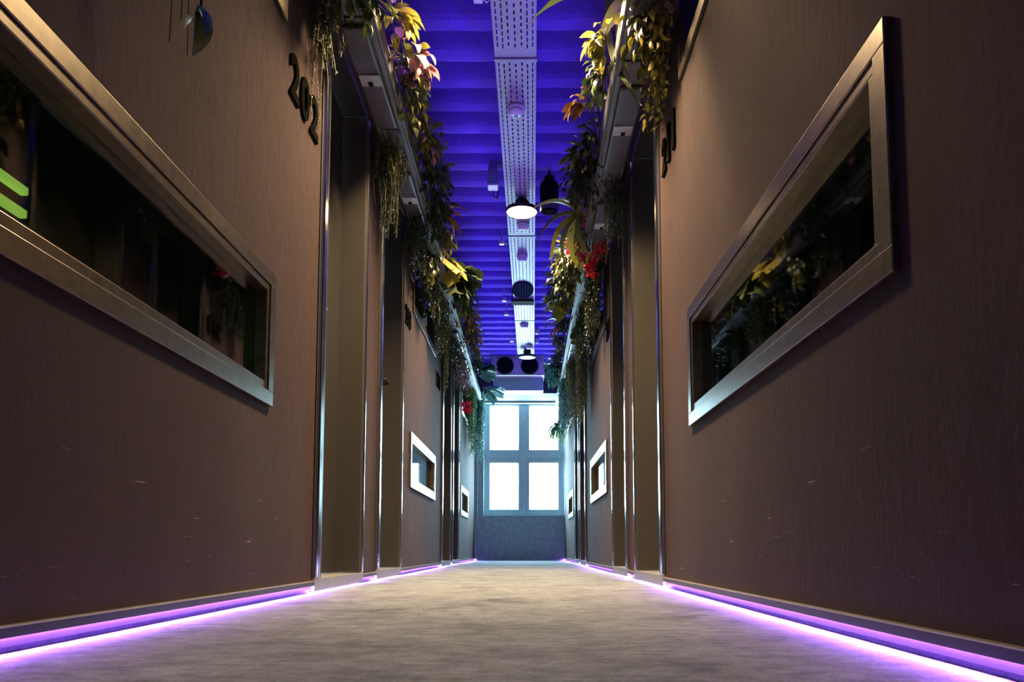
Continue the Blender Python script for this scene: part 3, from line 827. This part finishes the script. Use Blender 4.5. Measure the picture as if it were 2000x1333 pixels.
def bush(loc, r, n, L, kind, mat, label, seed, name='leafy_plant', group='leafy plants in the troughs', bias=(0, 0, -.1), alt=None, flowers=None, parts=True):
    """leaves radiating from a crown; large leaves are parts of their own"""
    rnd = random.Random(seed); loc = Vector(loc); n = int(n * 1.7); r = (r[0] * 1.3, r[1] * 1.15, r[2] * 1.1)
    root = empty(name, loc, label, 'plant', group)
    st, fo = MB(), MB()
    for i in range(n):
        d = Vector((rnd.gauss(0, 1), rnd.gauss(0, 1), rnd.gauss(0, .8))) + Vector(bias) * 2
        d.normalize()
        u = rnd.uniform(.35, 1.)
        tip = Vector((d.x * r[0], d.y * r[1], d.z * r[2])) * u
        X = loc.x + tip.x
        if X < XL + .03: tip.x = XL + .03 - loc.x; d.x = abs(d.x)
        if X > XR - .03: tip.x = XR - .03 - loc.x; d.x = -abs(d.x)
        mid = tip * .5 + Vector((0, 0, .02))
        st.tube([(0, 0, 0), mid, tip], .0018, 3, False)
        dd = Vector((d.x, d.y, d.z - .35 + rnd.uniform(-.4, .3)))
        ll = L * rnd.uniform(.65, 1.2)
        e = loc.x + tip.x + dd.normalized().x * ll
        if e < XL + .01 or e > XR - .01: dd.x = -dd.x
        up = (rnd.uniform(-.5, .5), rnd.uniform(-.5, .5), 1)
        mm = alt if (alt and rnd.random() < .35) else mat
        if parts: put_leaf(root, kind, mm, tip, dd, ll, up)
        else: leaf_geom(fo, tip, dd, up, ll, ll * .5, .5, .25, 4, 'heart' if kind == 'heart' else 'oval')
    raw(st, 'stems', 'stem_brown', root, 'stuff')
    if fo.v: raw(fo, 'foliage', mat, root, 'stuff')
    for (px, py, pz, R_, pm) in (flowers or []):
        fl = MB()
        for k in range(38):
            dd = Vector((rnd.gauss(0, 1), rnd.gauss(0, 1), rnd.gauss(0, 1))).normalized()
            leaf_geom(fl, dd * (R_ * rnd.uniform(.2, .75)), dd + Vector((rnd.uniform(-.8, .8), rnd.uniform(-.8, .8), rnd.uniform(-.8, .8))), (rnd.uniform(-1, 1), rnd.uniform(-1, 1), .5), R_ * .62, R_ * .6, .3, .2, 4, 'heart')
        f = raw(fl, 'flower', pm, root); f.location = (px, py, pz)
    return root

def fan(loc, dirs, L, kind, mat, label, name, group=None, alt=None, stem=True, cat='plant'):
    """a rosette of long leaves with given directions"""
    root = empty(name, loc, label, cat, group)
    for i, d in enumerate(dirs):
        ll = L * (d[3] if len(d) > 3 else 1)
        put_leaf(root, kind, (alt if alt and i % 2 else mat), (0, 0, 0), d[:3], ll, (0, 0, 1))
    if stem: MB().tube([(0, 0, -.01), (.005, 0, -.06)], .01, 8).build('stalk', 'stem_brown', root)
    return root

def tuft(loc, n, L, mat, label, seed, name='grass_tuft'):
    rnd = random.Random(seed); loc = Vector(loc); root = empty(name, loc, label, 'plant'); fo = MB()
    for i in range(n):
        a = rnd.uniform(0, 6.28); el = rnd.uniform(-.5, 1.2)
        d = Vector((math.cos(a) * math.cos(el), math.sin(a) * math.cos(el), math.sin(el))); ll = L * rnd.uniform(.5, 1.1)
        if loc.x + d.x * ll > XR - .06: d.x = -abs(d.x)
        leaf_geom(fo, d * .01, d, (0, 0, 1), ll, .008, 1.5, .2, 5, 'strap')
    fo.v = [(min(v[0], XR - .02 - loc.x), v[1], v[2]) for v in fo.v]
    raw(fo, 'blades', mat, root, 'stuff')
    return root

def plants():
    lx = lambda y, off=0.: trough_x('left', y) + off      # + = into the corridor
    rx = lambda y, off=0.: trough_x('right', y) - off
    TOP = TZ1 + .01
    # ---- wall with number 202
    p = on_x(392, 30, -.62)
    r = empty('vine_sprig', (-.66, p.y, TOP), 'thin vine with a few broad dark leaves, before number 202', 'plant')
    dz = p.z - TOP
    MB().tube([(0, 0, 0), (.05, .0, -.05), (.055, .0, dz * .5), (.04, 0, dz + .02)], .0025, 5, False).build('stem', 'stem_brown', r)
    for k, (d, L, m) in enumerate((((.0, .15, -1), .058, 'leaf_teal'), ((.5, -.1, -.8), .05, 'leaf_teal'), ((.2, -.1, -1), .075, 'leaf_olive'), ((-.7, .2, .2), .045, 'leaf_yellow'), ((-.5, .3, .6), .04, 'leaf_olive'))):
        put_leaf(r, 'heart', m, (.04, 0, dz + .02 - .008 * k), d, L, (1, -.6, .3))
    p = on_x(350, 120, -.72)
    trailing((-.72, p.y, TOP), TOP - p.z, .01, .03, 3, .010, 'leaf_dark', 'bare thin trailing strings before number 202', 2, 'trailing_vine', step=.09)
    trailing((-.745, 2.74, TOP), .42, .03, .09, 34, .024, 'leaf_olive', 'small leaved ivy hanging over the number 202', 3)
    trailing((-.765, 2.70, TOP), .66, .012, .03, 3, .014, 'leaf_moss', 'single fine string trailing across the number 202', 33, 'trailing_vine', step=.016)
    trailing((-.75, 2.56, TOP), .30, .03, .08, 22, .028, 'leaf_dark', 'dark ivy on the trough just before number 202', 4)
    bush((-.66, 2.66, TZ0 + .0), (.15, .16, .10), 60, .05, 'oval', 'leaf_dark', 'dark star leaved ivy under the trough near number 202', 5, alt='leaf_olive', bias=(.5, 0, -.5))
    bush((lx(2.98, .03), 3.02, TOP + .02), (.05, .10, .10), 16, .075, 'heart', 'leaf_yellow', 'yellow green leafed plant on the trough over number 202', 6, bias=(.6, 0, .2))
    bush((lx(3.2, .05), 3.28, TOP - .01), (.08, .14, .08), 34, .07, 'heart', 'leaf_pink', 'brownish pink leafed plant over the door beside number 202', 7, alt='leaf_olive', bias=(.5, 0, 0))
    bush((lx(3.5, .02), 3.52, TOP - .02), (.06, .10, .07), 22, .055, 'oval', 'leaf_olive', 'olive leafed plant on the trough past the pink one', 8, bias=(.5, 0, 0), alt='leaf_yellow')
    trailing((-.715, 3.86, TOP), .60, .05, .11, 70, .028, 'leaf_dark', 'dense dark fern curtain hanging between two doors by number 202', 9, lw=.4)
    trailing((-.70, 3.80, TOP), .34, .07, .16, 40, .026, 'leaf_olive', 'shorter olive foliage over the dark fern curtain', 10, lw=.45)
    bush((lx(3.9, .05), 3.95, TOP + .0), (.08, .16, .10), 34, .055, 'oval', 'leaf_olive', 'small leaved plant with pale sprigs above the dark fern', 11, alt='leaf_pink', bias=(.5, 0, .1))
    bush((lx(4.3, .04), 4.35, TOP + .02), (.09, .2, .12), 44, .06, 'oval', 'leaf_dark', 'dark bushy plant before the red leaved plant', 12, bias=(.5, 0, .1), alt='leaf_olive')
    fan((lx(4.85, .02), 4.88, TOP + .02), [(.9, .0, .25), (.8, .5, .05), (.7, -.6, .3), (.95, .2, -.25), (.6, .1, .6), (.8, -.3, -.35), (.5, .7, .3)], .20, 'lance', 'leaf_red', 'red and orange leaved cordyline over the door by number 203', 'cordyline', alt='leaf_brown')
    bush((lx(4.7, .0), 4.70, TOP - .02), (.10, .22, .14), 50, .06, 'oval', 'leaf_dark', 'dark foliage below the red leaved cordyline', 13, bias=(.3, 0, -.3))
    trailing((-.70, 4.75, TOP), .46, .06, .20, 60, .030, 'leaf_dark', 'dark curtain hanging below the red leaved cordyline', 14)
    bush((-.72, 5.25, TOP), (.09, .28, .28), 70, .07, 'heart', 'leaf_dark', 'dark leafy mass hanging over the number 203', 15, bias=(.2, 0, -.9), alt='leaf_olive')
    trailing((-.72, 5.55, TOP), .50, .06, .28, 70, .034, 'leaf_dark', 'dark trailing foliage in front of the upper window by number 203', 16)
    fan((lx(5.55, .0), 5.55, TOP - .03), [(.75, -.35, -.55), (.8, .4, -.3, .8), (.5, .5, -.8, .9)], .24, 'monstera', 'leaf_yellow', 'yellow green monstera over the upper window by number 203', 'monstera')
    fan((lx(5.9, .03), 5.95, TOP + .01), [(.9, .1, -.1), (.7, .6, .2), (.7, -.5, .1), (.5, .2, -.8), (.3, -.5, -.8), (.6, .7, -.5)], .27, 'monstera', 'leaf_dark', 'dark large leaved monstera behind the yellow one', 'monstera')
    bush((lx(6.3, .03), 6.35, TOP), (.11, .3, .16), 60, .075, 'oval', 'leaf_dark', 'dark bushy plant past the monsteras', 17, bias=(.4, 0, -.2), alt='leaf_yellow')
    trailing((-.72, 6.3, TOP), .55, .06, .25, 60, .034, 'leaf_olive', 'olive trailing foliage before number 204', 18)
    bush((lx(6.9, .04), 7.0, TOP), (.10, .3, .16), 66, .06, 'oval', 'leaf_brown', 'orange brown leafed plant over number 204', 19, alt='leaf_yellow', bias=(.5, 0, -.1))
    bush((lx(7.4, .05), 7.5, TOP), (.10, .28, .18), 60, .055, 'oval', 'leaf_brown', 'copper leafed plant past number 204', 20, alt='leaf_pink', bias=(.5, 0, -.2))
    trailing((-.775, 7.2, TOP), .72, .018, .14, 24, .030, 'leaf_moss', 'thin moss yellow strands down the door frame by number 204', 21, lw=.5)
    trailing((-.70, 7.45, TOP), .42, .05, .16, 40, .036, 'leaf_dark', 'dark trailing plant over the door past number 204', 22)
    trailing((-.70, 8.3, TOP), .46, .06, .35, 64, .036, 'leaf_pink', 'greyish pink trailing plant over the farthest doors', 23)
    bush((-.72, 8.9, TOP - .22), (.07, .14, .12), 26, .06, 'heart', 'leaf_olive', 'small plant with a red flower above the far low window', 24, bias=(.2, 0, -.8),
         flowers=[(.0, .12, -.24, .065, 'petal_red'), (.02, .10, -.30, .05, 'petal_red')])
    fan((lx(9.2, .05), 9.3, TOP + .02), [(.9, .0, .1), (.7, .4, -.3), (.6, -.4, .3), (.6, .3, .4), (.95, -.2, -.2)], .24, 'monstera', 'leaf_teal', 'dark teal monstera above the pale trough end', 'monstera')
    fan((lx(10.0, .08), 10.1, TOP - .04), [(.95, .1, -.15), (.7, .3, -.6, .9), (.8, -.4, .1)], .30, 'monstera', 'leaf_teal', 'large round leaved green monstera beside the end window', 'monstera')
    trailing((-.72, 10.0, TOP), .98, .05, .20, 74, .036, 'leaf_green', 'bright green hanging plant near the end window', 25)
    trailing((-.66, 10.75, TOP), .98, .05, .18, 70, .040, 'leaf_teal', 'teal blue hanging plant beside the end window', 26)
    # dark ivy fringes over the trough lip, all along
    LF = ['beside the brownish pink leafed plant', 'above the dense dark fern curtain', 'past the pale sprigs over the fern curtain', 'just before the red and orange cordyline',
          'between the orange cordyline and the yellow monstera', 'between the yellow and the dark monstera', 'just past the dark large leaved monstera', 'before the orange brown leafed plant',
          'between the orange brown and the copper leafed plants', 'just past the copper leafed plant', 'over the greyish pink trailing plant', 'before the dark teal monstera']
    RF = ['past the yellow veined leaves', 'in front of the dense dark round bush', 'between the dark round bush and the dracaena', 'just past the red flowers',
          'over the dark hanging curtain', 'under the broad dark bush', 'beside the pale yellow monstera', 'before the red and purple cordyline',
          'just past the red and purple cordyline', 'over the yellow green hanging plant', 'before the dark teal fern bush', 'over the blue green hanging fern']
    for k, y in enumerate((3.4, 3.75, 4.15, 4.55, 5.15, 5.75, 6.15, 6.65, 7.25, 7.75, 8.2, 8.7)):
        bush((lx(y, .015), y, TOP - .005), (.075, .22, .085), 44, .05 + .002 * (k % 3), 'oval', ('leaf_dark', 'leaf_olive', 'leaf_dark')[k % 3], 'short ivy fringe ' + LF[k], 200 + k, 'ivy_fringe', 'ivy fringes by the monstera', bias=(.5, 0, -.15), parts=False)
    for k, y in enumerate((3.35, 3.9, 4.5, 5.25, 5.7, 6.2, 6.7, 7.2, 7.8, 8.3, 8.8, 9.6)):
        bush((rx(y, .015), y, TOP - .005), (.075, .22, .085), 44, .05 + .002 * (k % 3), 'oval', ('leaf_dark', 'leaf_dark', 'leaf_olive')[k % 3], 'short ivy fringe ' + RF[k], 300 + k, 'ivy_fringe', 'ivy fringes by the red flowers', bias=(-.5, 0, -.15), parts=False)
    # ---- wall with number 211
    fan((rx(2.75, -.04), 2.86, TOP - .04), [(-.55, -.75, .65), (-.7, -.5, .75, 1.1), (-.25, -.9, .55), (-.85, -.1, .5, .8), (-.2, .6, .7, .7)], .46, 'strap', 'leaf_olive', 'long strap leaved plant arching over number 211', 'strap_plant', alt='leaf_dark')
    r = empty('drooping_strap_plant', on_x(1205, -30, .39), 'dark strap leaves drooping over the trough lip near number 211', 'plant')
    for pts in (((1192, -22, .385), (1187, 50, .375), (1200, 120, .392), (1222, 160, .425), (1252, 205, .47)), ((1224, -20, .40), (1210, 35, .388), (1211, 95, .395), (1232, 165, .43))):
        P = [on_x(*q) - r.location for q in pts]; mb = MB(); n_ = 12; cs = []
        for k in range(n_ + 1):
            t = k / n_ * (len(P) - 1); a = min(len(P) - 2, int(t)); u = t - a
            p0, p1, p2, p3 = P[max(a - 1, 0)], P[a], P[a + 1], P[min(a + 2, len(P) - 1)]
            cs.append(.5 * ((2 * p1) + (p2 - p0) * u + (2 * p0 - 5 * p1 + 4 * p2 - p3) * u * u + (3 * p1 - p0 - 3 * p2 + p3) * u ** 3))
        for k, c in enumerate(cs):
            w_ = .014 * (1 - .85 * (k / n_) ** 3)
            mb.v += [tuple(c + Vector((-w_, w_ * .5, 0))), tuple(c + Vector((0, 0, -.004))), tuple(c + Vector((w_, -w_ * .5, 0)))]
        for k in range(n_):
            for j in (0, 1): mb.f.append((3 * k + j, 3 * k + j + 1, 3 * k + j + 4, 3 * k + j + 3))
        raw(mb, 'leaf', 'leaf_olive', r)
    bush((rx(2.7, -.06), 2.60, TZ0 + .09), (.05, .12, .08), 16, .05, 'oval', 'leaf_dark', 'pink flowering plant on the trough before number 211', 30, bias=(0, 0, -.3),
         flowers=[(-.01, .03, -.05, .035, 'petal_pink'), (.0, .10, -.075, .035, 'petal_pink')])
    bush((rx(3.0, .04), 3.08, TOP - .03), (.05, .10, .08), 26, .06, 'heart', 'leaf_yellow', 'yellow veined leaves at the trough edge by number 211', 31, bias=(-.7, 0, -.2), alt='leaf_olive')
    bush((.50, 2.86, TZ0 + .02), (.09, .20, .16), 90, .055, 'oval', 'leaf_olive', 'leafy pothos under the trough before number 211', 32, bias=(-.2, 0, -.6), alt='leaf_yellow')
    trailing((.53, 3.0, TOP - .02), .45, .035, .12, 34, .042, 'leaf_yellow', 'yellow green pothos trailing down beside number 211', 34, lw=.6, step=.03)
    bush((rx(3.55, .06), 3.62, TOP), (.07, .10, .06), 12, .07, 'heart', 'leaf_brown', 'brown leaf sprig on the trough past number 211', 35, bias=(-.8, 0, .2))
    bush((rx(4.1, .02), 4.15, TOP - .06), (.13, .22, .16), 130, .04, 'oval', 'leaf_dark', 'dense dark round bush between the doors by number 211', 36, bias=(-.5, 0, -.1), parts=False)
    bush((rx(4.1, .05), 4.05, TOP - .02), (.09, .14, .10), 22, .07, 'oval', 'leaf_olive', 'olive leaf sprigs in front of the dark round bush', 37, bias=(-.6, -.4, 0))
    trailing((.50, 4.22, TOP), .50, .05, .13, 60, .026, 'leaf_dark', 'dark fern curtain beside the door of number 211', 38, lw=.45)
    fan((rx(4.75, .04), 4.78, TOP - .02), [(-.95, .0, .02, 1.05), (-.75, -.2, .55), (-.65, .25, -.55, 1.1), (-.85, .4, -.25, 1.0), (-.5, -.5, .5, .8), (-.5, .5, -.75), (-.3, -.3, -.9, .7)], .34, 'strap', 'leaf_olive', 'large dracaena with long strap leaves reaching toward the lit lamp', 'dracaena', alt='leaf_yellow')
    bush((rx(4.95, -.01), 5.0, TOP - .06), (.11, .25, .18), 60, .055, 'oval', 'leaf_olive', 'red flowering plant below the dracaena', 39, bias=(-.3, 0, -.3), alt='leaf_yellow',
         flowers=[(-.06, -.12, .03, .055, 'petal_red'), (-.09, .12, -.03, .060, 'petal_red'), (.03, .10, -.14, .060, 'petal_red'), (.05, .16, -.19, .055, 'petal_red'), (.09, -.02, -.10, .05, 'petal_red'), (.0, .05, -.12, .05, 'petal_red')])
    bush((rx(5.5, .03), 5.55, TOP), (.12, .26, .16), 56, .075, 'oval', 'leaf_dark', 'dark leafy plant past the red flowers', 40, bias=(-.4, 0, -.1), alt='leaf_olive')
    bush((rx(6.0, .06), 6.1, TOP), (.14, .36, .18), 130, .055, 'oval', 'leaf_dark', 'broad dark bush over the wall past number 210', 41, bias=(-.5, 0, .1), parts=False)
    trailing((.50, 5.6, TOP), .62, .05, .24, 80, .030, 'leaf_dark', 'dark hanging curtain over the number 210', 42)
    trailing((.50, 6.3, TOP), .60, .05, .3, 70, .034, 'leaf_dark', 'dark trailing plant over the upper window past number 210', 43)
    fan((rx(6.5, .06), 6.55, TOP + .0), [(-.9, .0, .2), (-.8, .4, .0), (-.8, -.3, -.3), (-.6, .6, .3), (-.5, .3, -.6)], .22, 'monstera', 'leaf_yellow', 'pale yellow monstera on the dark bush past number 210', 'monstera', alt='leaf_dark')
    fan((rx(7.3, .04), 7.35, TOP + .02), [(-.9, .0, .2), (-.8, .4, -.2), (-.7, -.5, .3), (-.6, .3, .7), (-.75, .3, -.5), (-.4, -.2, .9)], .22, 'lance', 'leaf_red', 'red and purple cordyline near the air unit', 'cordyline', alt='leaf_pink')
    bush((rx(7.1, -.08), 7.0, TZ0 + .02), (.06, .3, .10), 40, .055, 'oval', 'leaf_dark', 'dark leaf garland tied under the trough by the red cordyline', 44, bias=(0, 0, -.4), alt='leaf_brown')
    trailing((.515, 7.15, TOP), 1.02, .05, .22, 110, .028, 'leaf_moss', 'long moss green hanging plant over the low pod window past number 210', 45, lw=.45)
    trailing((.50, 8.4, TOP), .85, .05, .28, 90, .030, 'leaf_moss', 'yellow green hanging plant over the farthest doors past number 210', 46, lw=.45)
    bush((rx(9.0, .05), 9.1, TOP), (.10, .4, .18), 110, .07, 'oval', 'leaf_teal', 'dark teal fern bush at the trough beside the air unit', 47, bias=(-.5, 0, -.1), parts=False)
    trailing((.49, 9.6, TOP), .74, .07, .45, 170, .036, 'leaf_teal', 'blue green fern hanging near the end window', 48, lw=.4)
    tuft((.44, 10.7, 1.88), 320, .26, 'leaf_green', 'bright green grass tuft hanging before the end window', 49)
    trailing((.515, 10.75, TOP), .72, .035, .14, 50, .036, 'leaf_green', 'green fern trailing behind the grass tuft', 50, lw=.4)
plants()
